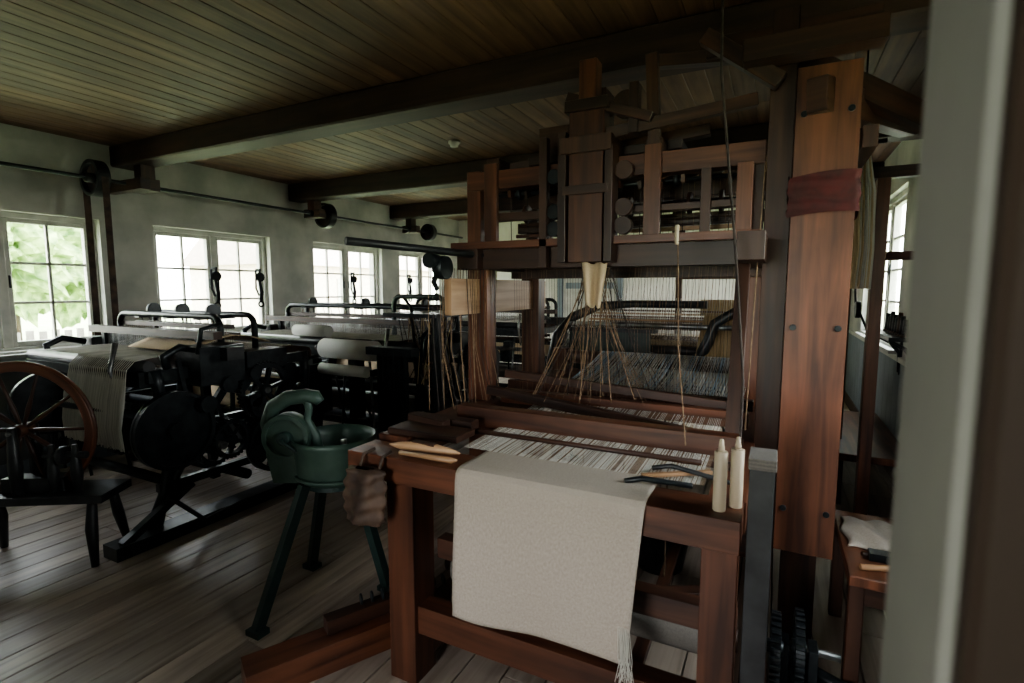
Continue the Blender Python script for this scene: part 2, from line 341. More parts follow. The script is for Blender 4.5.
for y in (3.50,4.02,5.5,6.75):
    b=B('hanging_belt_shifter'); x=XL+.06
    b.box((XL+.001,y-.012,1.70),(x+.01,y+.012,1.725),'matte'); b.tube([(x,y,1.72),(x,y-.008,1.58),(x,y+.015,1.46),(x,y,1.36)],[.012,.016,.022,.020],'matte',8)
    b.disc((x,y,1.63),X,.05,.035,'matte',20); b.ring((x,y,1.325),X,.03,.011,'matte',20,6); b.tube([(x,y-.05,1.7),(x,y-.055,1.5),(x,y-.02,1.42)],.011,'matte'); b.done()
b=B('ceiling_lamp_socket'); b.lathe((-2.5,3.86,ZC),[(0,0),(.05,0),(.052,-.02),(.035,-.035),(.033,-.05),(.0,-.055)],'glasslamp'); b.done()

# ------------------------------------------------------------ power looms
def power_loom(name,x0,x1,y0,y1,h=1.05,top=1.32,seed=1,cloth='dlinen',hoops=True,warpmat='thread'):
    random.seed(seed); b=B(name); w=x1-x0; K='black'
    for xs,sg in ((x0,-1),(x1,1)):
        b.tube([(xs,y0-.03,.03),(xs,y0+.05,.25),(xs,y0+.12,.55),(xs,y0+.06,h-.1),(xs,y0+.04,h)],[.05,.032,.035,.035,.04],K,8)
        b.tube([(xs,y1+.03,.03),(xs,y1-.05,.25),(xs,y1-.12,.55),(xs,y1-.08,h-.15),(xs,y1-.1,h)],[.05,.032,.035,.035,.04],K,8)
        b.tube(arc((xs,(y0+y1)/2,.18),Y,Z,(y1-y0)/2-.08,0,180,14,.42),.028,K,8)
        b.beam((xs,y0,h-.04),(xs,y1-.05,h-.04),.05,.07,K); b.beam((xs,y0+.05,.62),(xs,y1-.05,.62),.045,.08,K)
        b.beam((xs,y0+.02,.30),(xs,y1,.30),.04,.05,K)
        b.box((xs-.07,y0-.12,0),(xs+.07,y0+.1,.035),K); b.box((xs-.07,y1-.08,0),(xs+.07,y1+.12,.035),K)
        b.beam((xs,y0+.3,.62),(xs,y0+.62,h),.035,.05,K); b.beam((xs,y1-.35,.3),(xs,y0+.5,.62),.03,.04,K)
        b.tube([(xs,y0+.12,h),(xs,y0+.1,h+.07),(xs,y0+.2,h+.12),(xs,y0+.34,h+.08)],.024,K,8)
    for (yy,zz,r) in ((y0+.06,.34,.03),(y0+.1,.66,.035),(y1-.05,.4,.03),(y1-.1,.75,.03),((y0+y1)/2,.2,.035),((y0+y1)/2,.62,.028)):
        b.cyl((x0,yy,zz),(x1,yy,zz),r,K,seg=12)
    b.cyl((x0-.08,y0+.35,.5),(x1+.16,y0+.35,.5),.025,'steel',seg=12)
    b.cyl((x0-.08,y0+.75,.42),(x1+.12,y0+.75,.42),.03,'steel',seg=12)
    b.box((x0+.02,y0-.03,h-.1),(x1-.02,y0+.05,h-.01),K); b.cyl((x0,y0+.02,h+.02),(x1,y0+.02,h+.02),.035,'blackw',seg=14)
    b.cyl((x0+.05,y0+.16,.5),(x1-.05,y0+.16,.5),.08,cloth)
    ys=y0+.42
    b.box((x0+.04,ys-.05,h-.05),(x1-.04,ys+.05,h+.03),'loomd'); b.box((x0-.05,ys-.03,h+.15),(x1+.05,ys+.03,h+.20),'loomd')
    for xx in (x0+.14,x1-.14): b.beam((xx,ys,h+.16),(xx,ys+.05,.2),.04,.05,K)
    b.box((x0-.1,ys-.06,h+.03),(x0+.05,ys+.06,h+.11),'blackw'); b.box((x1-.05,ys-.06,h+.03),(x1+.22,ys+.06,h+.11),'blackw')
    n=int(w*70)
    for i in range(n): 
        xx=x0+.15+(w-.3)*i/n; b.tube([(xx,ys,h+.03),(xx,ys,h+.15)],.0018,'steel',3,False)
    for j in range(4):
        yy=y0+.56+j*.045; dz=(-1)**j*.03
        b.box((x0+.12,yy-.01,h+.17+dz),(x1-.12,yy+.01,h+.2+dz),'loomd'); b.box((x0+.12,yy-.01,h-.18+dz),(x1-.12,yy+.01,h-.15+dz),'loomd')
        for i in range(int(w*30)):
            xx=x0+.15+(w-.3)*i/(w*30); b.tube([(xx,yy,h-.15+dz),(xx,yy,h+.17+dz)],.0015,'cord',3,False)
    ya=y0+.66
    if hoops:
      for dy in (-.12,.14):
        hoop=[(x0+.1,ya+dy,h-.05),(x0+.1,ya+dy,top-.08)]+arc((x0+.18,ya+dy,top-.08),-X,Z,.08,0,90,5)+arc((x1-.18,ya+dy,top-.08),-X,Z,.08,90,180,5)+[(x1-.1,ya+dy,top-.08),(x1-.1,ya+dy,h-.05)]
        b.tube(hoop,.022,K,8)
      for xx in (x0+.35,(x0+x1)/2,x1-.35):
        b.box((xx-.03,ya-.13,top-.03),(xx+.03,ya+.15,top+.0),K); b.disc((xx,ya,top+.03),X,.05,.03,K,16); b.tube([(xx,ya,top),(xx,ya,h+.2)],.006,'dcord',5)
      for k in range(int(w*9)):
        xx=x0+.2+k*.105
        if xx<x1-.2: b.tube([(xx,ya-.02,top-.02),(xx+random.uniform(-.02,.02),ya,h+.2)],.004,random.choice(['dcord','cord','steel']),4,False)
    for k in range(int(w*6)):
        xx=random.uniform(x0+.1,x1-.1); b.tube([(xx,y0+random.uniform(-.02,.1),random.uniform(.2,.5)),(xx+random.uniform(-.08,.08),y0+random.uniform(-.04,.1),random.uniform(.6,.98))],.011,random.choice([K,'steel',K]),6)
    for k in range(5):
        xx=random.uniform(x0+.1,x1-.1); b.box((xx-.04,y0-.02,random.uniform(.35,.8)),(xx+.05,y0+.08,random.uniform(.82,.92)),K)
    b.cyl((x0+.1,y0-.02,.80),(x1-.1,y0-.02,.80),.022,'steel',seg=12)
    b.cyl((x0+.12,y1-.02,.62),(x1-.12,y1-.02,.62),.15,warpmat if warpmat!='thread' else 'cream',seg=24)
    for xx in (x0+.1,x1-.1): b.disc((xx,y1-.02,.62),X,.27,.025,K)
    b.cyl((x0,y1-.06,h-.02),(x1,y1-.06,h-.02),.05,'loomd')
    b.wheel((x1+.12,y0+.75,.42),X,.21,.035,.05,K,6); b.gear((x1+.07,y0+.35,.5),X,.13,.035,K,30,5)
    b.disc((x0-.06,y0+.35,.5),X,.2,.05,K); b.wheel((x0-.07,y0+.75,.45),X,.24,.04,.05,K,6)
    for k in range(14):
        yy=random.uniform(y0+.1,y1-.1); za=random.uniform(.25,.7); b.beam((x1+random.uniform(.02,.1),yy,za),(x1+random.uniform(.02,.1),yy+random.uniform(-.25,.25),za+random.uniform(.15,.45)),.016,.025,random.choice([K,K,'steel']))
    for k in range(6):
        yy=random.uniform(y0+.1,y1-.1); b.disc((x1+.07,yy,random.uniform(.3,.95)),X,random.uniform(.04,.09),.03,random.choice([K,'black']),20)
    b.tube([(x1-.2,y0-.03,h-.2),(x1-.2,y0-.09,h),(x1-.2,y0-.05,h+.16)],[.01,.012,.017],'steel',8)
    ob=b.done()
    t=B('warp_threads')
    for i in range(int(w*60)):
        xx=x0+.15+(w-.3)*i/(w*60); t.tube([(xx,y0+.02,h+.058),(xx,ys+.02,h+.06),(xx,y0+.62,h+.06+(.04 if i%2 else -.04)),(xx,y1-.06,h+.035),(xx,y1+.1,.70)],.0018,warpmat,3,False)
    t.done(parent=ob)
    return ob

L1=power_loom('power_loom',-4.70,-3.27,1.72,2.95,1.02,1.31,3)
b=B('loom_drive_parts')
b.disc((-3.17,1.80,.66),X,.235,.03,'black',40); b.annulus((-3.15,1.80,.66),X,.235,.21,.04,'black',40); b.disc((-3.14,1.80,.66),X,.05,.05,'black'); b.cyl((-3.3,1.8,.66),(-3.12,1.8,.66),.03,'steel')
b.gear((-3.15,2.41,.80),X,.19,.04,'black',44,6); b.gear((-3.16,2.15,.52),X,.12,.04,'black',30,5)
b.cyl((-3.3,2.41,.80),(-3.11,2.41,.80),.022,'steel')
b.wheel((-3.10,2.62,.48),X,.23,.03,.05,'black',6)
b.box((-3.30,1.45,0),(-3.16,3.1,.075),'black')
b.beam((-3.2,1.5,.07),(-3.2,1.9,.30),.05,.04,'black'); b.box((-3.36,1.95,.9),(-3.12,2.25,1.14),'black'); b.box((-3.3,2.28,.95),(-3.14,2.6,1.08),'black')
b.disc((-4.1,1.58,.78),X,.2,.05,'black'); b.cyl((-4.2,1.58,.78),(-3.2,1.62,.78),.02,'black')
b.tube([(-3.14,1.95,1.1),(-3.14,1.98,1.25),(-3.12,2.1,1.28)],.014,'black'); b.tube([(-3.1,1.7,.3),(-3.08,1.9,.08),(-3.1,2.2,.1)],.014,'black')
for k in range(8): b.disc((-3.10,random.uniform(1.9,2.8),random.uniform(.3,.95)),X,random.uniform(.03,.07),.04,'black',18)
b.done(parent=L1)
t=B('hanging_white_yarn')
for i in range(210):
    xx=-3.98+.66*i/210; k=(i%7)*.002; t.tube([(xx,1.82,1.09),(xx,1.70,1.075+k),(xx,1.655-k,1.03),(xx+.02,1.60+k,.85),(xx+.05,1.57,.70),(xx+.09,1.56,.58+random.uniform(0,.03))],.0032,'thread',3,False)
t.done(parent=L1)
t=B('beige_fabric'); t.grid(lambda u,v:V((-4.0+.7*u,2.0+.6*v,1.10+.08*math.sin(v*3))),8,10,'cream',.7,.6); t.done(solid=.004,parent=L1)

L2=power_loom('power_loom',-4.70,-2.55,3.30,4.65,1.02,1.33,5)
b=B('cloth_roll_parts'); b.cyl((-3.40,3.20,1.0),(-2.84,3.20,1.0),.082,'white',seg=28); b.cyl((-3.50,3.20,1.0),(-2.76,3.20,1.0),.02,'loomd')
b.cyl((-3.36,3.12,.84),(-2.86,3.12,.84),.045,'white',seg=28); b.cyl((-3.85,3.30,1.13),(-3.45,3.30,1.13),.05,'white',seg=24)
for xx in (-3.46,-2.80): b.beam((xx,3.32,.95),(xx,3.18,1.02),.03,.05,'black'); b.beam((xx,3.3,.84),(xx,3.10,.84),.03,.05,'black')
for k in range(12):
    b.disc((-2.45+.02*(k%3),3.3+k*.1,random.uniform(.4,1.1)),X,random.uniform(.05,.12),.03,'black',22)
b.gear((-2.42,3.55,.72),X,.16,.04,'black',36,5); b.gear((-2.4,3.95,.9),X,.11,.04,'black',28,5)
for k in range(6): b.box((-2.7+.05*k,3.05-.0*k,.35+.02*k),(-2.68+.05*k,3.09,1.05),'black')
b.box((-2.78,3.02,1.0),(-2.35,3.12,1.06),'black'); b.box((-2.78,3.0,.33),(-2.35,3.2,.4),'black')
b.box((-2.76,3.04,0),(-2.7,3.1,.35),'black'); b.box((-2.42,3.04,0),(-2.36,3.1,.35),'black')
b.tube([(-2.6,3.4,1.0),(-2.62,3.38,1.35),(-2.7,3.4,1.42)],.013,'black')
b.tube([(-3.1,3.75,1.05),(-3.1,3.75,1.36)]+arc((-3.03,3.75,1.36),-X,Z,.07,0,90,4)+arc((-2.62,3.75,1.36),-X,Z,.07,90,180,4)+[(-2.55,3.75,1.36),(-2.55,3.75,1.0)],.022,'dgreen',8)
for k in range(46):
    xx=-2.72+random.uniform(0,.42); b.tube([(xx,3.5+random.uniform(-.3,.3),1.30),(xx+random.uniform(-.05,.05),3.5+random.uniform(-.3,.1),.75)],.004,random.choice(['dcord','cord','tcream','black']),4,False)
b.box((-2.76,3.2,1.28),(-2.26,3.8,1.31),'black'); b.box((-2.30,3.22,0),(-2.26,3.28,1.3),'black')
b.done(parent=L2)
L4=power_loom('power_loom',-4.6,-2.4,5.4,6.7,1.05,1.36,9)

# back loom
L3=power_loom('jacquard_power_loom',-1.55,.20,4.15,5.45,1.0,1.30,11,'cream',False,'tcream')
b=B('curved_arms')
b.tube([(-1.62,4.02,.5),(-1.64,3.98,.9),(-1.60,4.0,1.12),(-1.48,4.05,1.27),(-1.28,4.1,1.36),(-1.0,4.1,1.38),(-.45,4.1,1.38)],[.045,.045,.04,.04,.036,.03,.03],'black',10)
b.tube([(-.85,4.0,.98),(-.62,3.98,.94),(-.48,3.98,.99),(-.42,3.98,1.12),(-.38,3.98,1.25),(-.26,3.98,1.33),(.05,3.98,1.34)],[.04,.042,.045,.042,.038,.036,.032],'black',10)
b.box((-1.5,4.02,.80),(-.85,4.07,1.16),'dgreen'); b.beam((-1.5,4.0,.82),(-.7,4.0,.62),.04,.08,'black'); b.box((-1.5,4.0,1.16),(-.8,4.09,1.19),'black')
for k in range(6): b.box((-1.45,4.3+.04*k,1.18+.025*k),(.1,4.32+.04*k,1.195+.025*k),'loom' if k%2 else 'pale')
b.cyl((-1.5,4.0,1.22),(.1,4.0,1.22),.018,'steel')
b.cyl((-.55,4.55,1.35),(.2,4.55,1.35),.06,'tcream')
b.done(parent=L3)
t=B('pale_warp')
for i in range(150):
    xx=-.50+.68*i/150; t.tube([(xx,4.45,1.30),(xx,4.10,1.12),(xx,3.95,1.02),(xx,3.93,.8)],.0028,'tcream',3,False)
for i in range(90):
    xx=-1.5+1.6*i/90; t.tube([(xx,4.5,1.42),(xx,4.32,1.12)],.0022,'thread',3,False)
t.done(parent=L3)
b=B('bobbin_shelf'); b.box((-.95,5.7,1.60),(.15,5.95,1.64),'loom'); b.box((-.95,5.72,0),(-.89,5.78,1.6),'loomd'); b.box((.09,5.72,0),(.15,5.78,1.6),'loomd'); b.box((-.95,5.7,1.78),(.15,5.74,1.83),'loom'); b.box((-.95,5.7,1.63),(-.91,5.75,1.83),'loom');b.box((.11,5.7,1.63),(.15,5.75,1.83),'loom')
for i in range(8): 
    xx=-.85+i*.07; b.cyl((xx,5.82,1.64),(xx,5.82,1.80),.025,'black',seg=12); b.cyl((xx,5.82,1.64),(xx,5.82,1.66),.033,'black',seg=12)
b.done(bevel=.003)

# ------------------------------------------------------------ hand loom
random.seed(21)
h=B('hand_loom'); R_='loom'; D_='loomd'
h.box((-1.45,1.46,.785),(-.055,1.62,.88),R_,.5)
h.box((-1.45,1.64,.80),(-1.30,3.70,.90),R_); h.box((-.16,1.66,.76),(-.05,3.70,.86),R_)
h.box((-1.27,1.47,0),(-1.15,1.60,.785),R_,.2); h.box((-.155,1.49,0),(-.06,1.60,.785),R_,.2)
h.box((-.04,1.43,0),(.02,1.53,1.04),'blackw'); h.box((-.043,1.425,1.04),(.023,1.535,1.07),'dlinen')
for px,py,zt in ((-1.42,2.45,1.64),(-1.42,3.12,1.64),(-.12,3.12,1.64),(-1.42,3.64,.9),(-.12,3.64,.86)):
    h.box((px-.06,py-.05,0),(px+.06,py+.05,zt),R_)
h.box((-.055,2.34,0),(.035,2.46,2.565),D_); h.box((.036,2.30,.44),(.245,2.40,2.32),R_,.6); h.box((.07,2.401,.0),(.2,2.50,1.6),D_)
for z_ in (.62,1.35,2.15):
    for x_ in (.065,.215): h.disc((x_,2.298,z_),Y,.012,.012,'black',10)
h.box((-.055,1.62,.08),(.03,3.4,.17),D_); h.box((-1.28,1.60,.06),(-1.15,3.4,.18),D_)
h.box((-1.27,1.49,.20),(-.06,1.57,.31),R_,.2) ; h.box((-1.15,1.62,.44),(-.06,1.68,.52),D_)
h.box((-1.3,2.5,.30),(-.06,2.57,.38),D_)
h.beam((-1.15,1.72,.22),(-.1,2.2,.25),.06,.06,D_)
for i in range(4):
    xx=-1.0+i*.2; h.beam((xx,1.66,.10),(xx,3.1,.22),.05,.035,D_); h.tube([(xx,2.35,.18),(xx,2.35,.7)],.004,'cord',5)
h.box((-1.15,3.08,.14),(-.06,3.14,.2),D_)
h.beam((-1.68,1.14,.06),(-1.30,1.86,.06),.13,.12,R_); h.beam((-1.56,1.42,.15),(-1.36,1.80,.15),.06,.06,D_)
for k in range(9): h.disc((-1.5+k*.028,1.56+k*.035,.20),(1,1.4,0),.024,.008,'black',10)
# beater
h.box((-1.27,1.96,.88),(-.09,2.03,.975),R_); h.box((-1.27,1.94,.86),(-.09,2.06,.885),D_)
h.beam((-.12,2.01,.9),(-.12,2.3,1.62),.05,.035,D_)
h.box((-1.28,2.40,.90),(-.08,2.45,.97),R_); h.beam((-1.3,2.30,.985),(-.09,2.22,.88),.035,.045,D_); h.box((-1.35,2.62,.93),(-.07,2.67,.98),R_); h.beam((-1.3,2.50,1.04),(-.1,2.46,.98),.03,.04,D_)
h.beam((-1.22,1.80,.92),(-1.42,1.82,.93),.05,.05,D_)
h.box((-1.42,1.66,.90),(-1.08,1.80,.925),D_); h.box((-1.44,1.84,.90),(-1.12,1.90,.94),D_)
h.cyl((-1.36,3.62,1.0),(-.1,3.62,1.0),.05,D_); h.box((-1.47,3.58,.88),(-1.36,3.66,1.06),R_); h.box((-.16,3.58,.85),(-.06,3.66,1.06),R_)
h.cyl((-1.15,1.78,.34),(-.16,1.78,.34),.075,'dlinen'); h.cyl((-1.2,1.78,.34),(-.06,1.78,.34),.04,D_)
h.gear((.05,1.80,.34),X,.10,.03,'black',26,5)
# upper structure
h.box((-1.47,2.30,1.60),(-1.36,3.75,1.72),D_); h.box((-1.44,2.12,1.37),(-1.40,3.28,1.55),'pale'); h.box((-.13,2.0,1.60),(-.04,3.3,1.70),D_)
h.box((-1.52,2.36,1.60),(-.05,2.44,1.70),D_); h.box((-1.45,2.36,2.0),(-.06,2.44,2.09),R_)
h.box((-1.52,2.30,1.70),(-.06,2.36,1.735),R_)
h.box((-1.45,3.08,1.60),(-.05,3.16,1.70),D_); h.box((-1.45,3.08,2.0),(-.06,3.16,2.09),D_); h.box((-1.45,2.72,1.95),(-.06,2.78,2.03),D_)
h.box((-1.45,2.60,1.62),(-.06,2.66,1.68),D_); h.box((-1.45,2.86,1.56),(-.06,2.92,1.64),D_); h.box((-1.45,2.95,1.84),(-.06,3.0,1.90),D_)
for xx in (-1.30,-.50): 
    h.box((xx-.035,2.33,1.735),(xx+.035,2.358,2.12),R_); h.box((xx-.035,3.05,1.64),(xx+.035,3.078,2.12),D_)
    h.box((xx-.035,2.36,2.09),(xx+.035,3.2,2.15),D_)
for xx in (-1.0,): h.box((xx-.02,2.30,1.60),(xx+.02,2.34,2.2),D_)
# tower
h.box((-.86,2.27,1.62),(-.70,2.355,2.28),R_); h.box((-.90,2.25,2.10),(-.66,2.50,2.17),D_); h.box((-.82,2.28,2.28),(-.74,2.36,2.5),R_); h.box((-.84,2.36,2.17),(-.72,2.5,2.4),D_)
h.box((-.88,2.26,2.28),(-.68,2.4,2.33),D_); h.box((-.885,2.255,1.92),(-.675,2.36,1.96),D_); h.box((-.69,2.26,1.62),(-.655,2.36,2.12),D_); h.box((-.91,2.26,1.62),(-.872,2.36,2.2),D_)
for z_ in (1.78,1.86,2.02): h.disc((-.62,2.33,z_),Y,.04,.04,D_,20); h.disc((-.95,2.33,z_),Y,.035,.04,'black',20)
h.box((-.60,2.3,2.17),(-.56,2.36,2.38),D_); h.disc((-.62,2.34,2.30),Y,.06,.04,D_,20)
h.beam((-.88,2.3,2.36),(-.5,2.3,2.22),.03,.04,D_); h.beam((-.7,2.32,2.18),(-.1,2.4,2.26),.04,.05,D_)
h.beam((-1.3,2.5,2.12),(-.3,2.6,2.22),.05,.05,D_); h.beam((-1.42,2.4,2.05),(-1.42,3.3,2.12),.06,.07,D_); h.box((-1.46,2.37,1.70),(-1.38,2.43,2.1),R_); h.box((-1.46,3.09,1.70),(-1.38,3.15,2.1),D_); h.box((-.14,2.37,1.70),(-.06,2.43,2.0),D_)
# extra head mechanism: levers, hooks, cross bars, pulleys
for k in range(12):
    xx=-1.24+k*.095; h.beam((xx,2.42,1.98-.01*(k%3)),(xx+.01,3.05,2.14+.015*(k%2)),.018,.035,D_ if k%3 else R_)
    h.tube([(xx,2.44,1.96),(xx,2.45,1.72)],.003,'dcord',4,False)
for k in range(9):
    xx=-1.2+k*.13; h.box((xx-.02,2.50,1.68),(xx+.02,2.54,1.74),'black'); h.disc((xx,2.47,1.985),X,.032,.02,'black',16)
h.cyl((-1.36,2.47,1.985),(-.08,2.47,1.985),.010,'black',seg=8)
h.box((-1.36,2.37,1.84),(-.90,2.41,1.88),D_); h.box((-.64,2.37,1.84),(-.14,2.41,1.87),D_)
h.box((-.30,2.34,1.735),(-.26,2.37,2.0),D_); h.box((-.16,2.31,1.735),(-.10,2.36,2.0),R_)
h.beam((-.50,2.37,2.12),(-.52,2.37,2.50),.05,.05,D_); h.beam((-.52,2.4,2.48),(-.1,2.42,2.44),.05,.05,D_); h.box((-1.1,2.48,2.16),(-.94,2.6,2.30),D_); h.box((-1.15,2.46,2.12),(-.4,2.62,2.16),D_)
for k in range(8):
    z=1.74+k*.034; h.box((-.66,2.55+.03*k,z),(-.07,2.57+.03*k,z+.018),('pale' if k%3==1 else 'loom') if k%2 else D_)
    h.box((-1.28,2.55+.03*k,z),(-.93,2.57+.03*k,z+.018),R_ if k%2 else D_)
for k in range(20): 
    xx=-.64+k*.028; h.tube([(xx,2.6,2.02),(xx,2.6,1.7),(xx-.02,2.5,1.35)],.002,'cord',3,False)
for k in range(8): h.disc((-1.22+k*.14,2.6,1.90),X,.05,.018,D_,16)
h.cyl((-1.4,2.6,1.90),(-.06,2.6,1.90),.014,'blackw',seg=8)
h.box((-.30,2.36,2.44),(.30,2.44,2.52),D_); h.beam((.1,2.25,2.20),(.55,3.3,2.32),.07,.12,D_); h.beam((.03,2.42,2.4),(.62,2.9,2.18),.06,.1,D_); h.box((-.15,2.2,2.34),(.30,2.3,2.42),D_)
h.box((.26,2.36,2.02),(.31,3.6,2.10),D_); h.box((.47,3.5,0),(.53,3.58,2.1),R_); h.box((.22,3.5,2.10),(.88,3.56,2.16),D_)
h.beam((-.02,2.3,2.28),(-.3,2.3,2.5),.05,.06,D_)
h.cyl((-1.62,1.66,1.70),(-1.35,2.42,1.67),.018,'blackw',seg=10); h.disc((-1.42,2.08,1.60),X,.055,.05,'black',20); h.disc((-1.44,2.02,1.63),Y,.035,.06,'black',16); h.tube([(-1.44,2.08,1.6),(-1.46,2.06,1.53),(-1.42,2.03,1.50)],.013,'black')
for dx,dy in ((-.115,1.52),(-.075,1.565)):
    h.cyl((dx,dy,.88),(dx,dy,1.05),.018,'bobbin',seg=14); h.cyl((dx,dy,1.05),(dx,dy,1.085),.010,'bobbin',r1=.005,seg=10)
h.tube([(-.20,1.62,.90),(-.35,1.60,.905),(-.40,1.58,.895)],.009,'black')
h.tube([(-.1,1.70,.90),(-.28,1.72,.92),(-.34,1.70,.91)],.008,'blackw')
h.tube([(-.20,1.9,2.56),(-.19,1.88,2.2),(-.12,1.85,1.6),(-.08,1.8,1.2),(-.08,1.75,.9)],.005,'dcord',5)
h.tube([(-.33,2.0,1.72),(-.30,1.9,1.3),(-.25,1.8,.97)],.003,'cord',5); h.tube([(-.06,2.33,2.0),(-.07,2.2,1.5),(-.08,2.1,.97)],.003,'cord',5)
h.cyl((-.33,1.98,1.66),(-.33,1.98,1.73),.008,'bobbin',seg=8)
h.cyl((-1.2,2.2,.905),(-.15,2.2,.905),.009,'loomd',seg=8); h.beam((-.36,1.64,.90),(-.16,1.76,.905),.02,.012,'pale')
h.cyl((-1.1,1.84,.905),(-.2,1.84,.905),.010,'loomd',seg=8)
H=h.done(bevel=.004)
b=B('maroon_cloth_wrap')
def wrapf(u,v):
    P4=[(.030,2.294),(.251,2.294),(.251,2.406),(.030,2.406),(.030,2.294)]; t_=u*4; i=min(int(t_),3); fr=t_-i
    x_=P4[i][0]*(1-fr)+P4[i+1][0]*fr; y_=P4[i][1]*(1-fr)+P4[i+1][1]*fr; g=.004*math.sin(v*11+u*9)+.003*math.sin(v*23+u*20)
    cx,cy=.14,2.35; d=V((x_-cx,y_-cy,0)).normalized(); return V((x_,y_,1.77+.15*v+.015*math.sin(u*9)))+d*(.006+g)
b.grid(wrapf,48,18,'maroon',.6,.2); b.done(parent=H)
t=B('harness_cords'); random.seed(4)
top=[V((-.80+.02*k,2.33,1.6)) for k in range(7)]
for k in range(34):
    p=random.choice(top); q=V((random.uniform(-1.12,-.42),random.uniform(2.25,2.75),.96)); mid=(p+q)/2+V((random.uniform(-.02,.02),0,-.03)); t.tube([p,mid,q],random.choice([.0012,.0018,.0024]),random.choice(['cord','cord','cord','dcord']),4,False)
for k in range(24):
    xx=-1.46+k*.005; yy=2.02+k*.02; t.tube([(xx,yy,1.60),(xx+random.uniform(-.03,.03),yy,1.2),(xx+random.uniform(-.05,.05),yy+.02,.91)],.0022,random.choice(['cord','cord','dcord']),4,False)
for k in range(80):
    xx=-1.25+k*.0144; t.tube([(xx,2.5,1.6),(xx,2.52,.9)],.0009,random.choice(['cord','dcord']),3,False)
t.done(parent=H)
t=B('pale_bundle'); t.grid(lambda u,v:V((-.80+.02*v+u*(.12-.05*v),2.30-.02*math.sin(u*9),1.62-.20*v+.01*math.sin(u*12))),12,8,'cream',.2,.2); t.done(solid=.004,parent=H)
t=B('warp_threads')
for i in range(260):
    xx=-1.05+.88*i/260; s_=.018 if i%2 else -.018
    t.tube([(xx,1.66,.893),(xx,2.0,.90),(xx,2.45,.92+s_),(xx,2.75,.93)],.0008,random.choice(['thread','cord','thread']),3,False)
t.done(parent=H)
t=B('blue_warp_threads')
for i in range(160):
    xx=-1.1+.98*i/160; dz=random.uniform(-.02,.02); t.tube([(xx,2.75,.93),(xx+.004,3.2,.975+dz),(xx,3.62,1.053),(xx,3.66,1.04),(xx+random.uniform(-.01,.01),3.68,.62)],random.choice([.0018,.0028]),random.choice(['tblue','thread','thread']),3,False)
t.done(parent=H)
t=B('fringe')
for i in range(24): 
    xx=-.375+i*.0014; t.tube([(xx,1.445,.50),(xx+random.uniform(0,.015),1.44,.40),(xx+random.uniform(-.01,.03),1.435,.30+random.uniform(0,.05))],.0013,'thread',3,False)
t.tube([(-.33,1.44,.36),(-.335,1.44,.05)],.0015,'thread',4,False)
t.done(parent=H)
def clothfn(u,v):
    path=[(1.69,.889),(1.60,.887),(1.49,.889),(1.462,.885),(1.448,.872),(1.444,.85),(1.442,.75),(1.438,.6),(1.44,.48),(1.445,.375)]
    t_=v*(len(path)-1); i=min(int(t_),len(path)-2); fr=t_-i
    y=path[i][0]*(1-fr)+path[i+1][0]*fr; z=path[i][1]*(1-fr)+path[i+1][1]*fr
    hang=max(0,(.88-z)/.5)
    xl=-.945-.0*hang; xr=-.305-.045*hang; x_=xl+(xr-xl)*u
    y-= hang*(.008*math.sin(u*9+z*4)+.010*math.sin(u*4+1))+.02*hang*(1 if u<.5 else .8)*abs(u-.5)
    z+= -hang*.010*math.sin(u*7)
    return V((x_,y-.002,z+.003))
t=B('woven_linen_cloth'); t.grid(clothfn,40,72,'linen',.66,.85); t.done(solid=.003,parent=H)
b=B('weaving_shuttle'); 
b.tube([(-1.30,1.53,.905),(-1.26,1.535,.905),(-1.2,1.54,.907),(-1.10,1.55,.907),(-1.04,1.555,.905),(-1.0,1.56,.903)],[.003,.013,.019,.019,.013,.003],'pale',12); b.box((-1.20,1.535,.92),(-1.10,1.56,.929),'loomd')
b.tube([(-1.22,1.49,.895),(-1.0,1.50,.895),(-.98,1.51,.895)],[.008,.012,.004],'pale',8); b.done()
def sack(u,v):
    a=u*2*math.pi; z=.85-.21*v; r=.060+.010*math.sin(v*3.0)+.008*math.sin(a*5+v*4)+.005*math.sin(v*26+a*2); r*=1 if .03<v<.97 else .5
    return V((-1.31+r*1.25*math.cos(a),1.40+r*.62*math.sin(a),z))
b=B('leather_pouch'); b.grid(sack,48,30,'leather',.4,.3); b.tube([(-1.35,1.42,.84),(-1.35,1.44,.885),(-1.35,1.5,.888)],.006,'leather'); b.tube([(-1.26,1.42,.84),(-1.26,1.44,.885),(-1.27,1.5,.888)],.006,'leather'); b.done(parent=H)
b=B('black_bucket'); b.lathe((-.5,2.78,0),[(0,.001),(.12,.001),(.15,.16),(.165,.26),(.175,.27),(.17,.275),(.155,.26),(.14,.16),(.11,.02),(0,.02)],'black'); b.done(parent=H)

# ------------------------------------------------------------ green machine on stand
b=B('green_winding_machine'); gc=V((-1.85,1.78,0))
b.lathe(gc,[(0,.60),(.15,.60),(.165,.615),(.175,.66),(.185,.76),(.198,.785),(.20,.80),(.192,.81),(.18,.80),(.172,.77),(.16,.69),(.15,.65),(0,.64)],'green',40)
for fx,fy in ((-1.95,1.40),(-2.17,1.90),(-1.67,1.92)):
    tp=gc+(V((fx,fy,0))-gc)*.40+V((0,0,.60)); b.beam(tp,(fx,fy,.02),.042,.042,'dgreen'); b.box((fx-.04,fy-.03,0),(fx+.04,fy+.03,.025),'dgreen')
b.annulus(gc+V((0,0,.59)),Z,.14,.09,.03,'dgreen')
b.ring(gc+V((0,0,.63)),Z,.176,.008,'green')
b.cyl(gc+V((.03,.03,.64)),gc+V((.03,.03,.72)),.05,'dgreen'); b.cyl(gc+V((.03,.03,.72)),gc+V((.03,.03,.78)),.015,'steel')
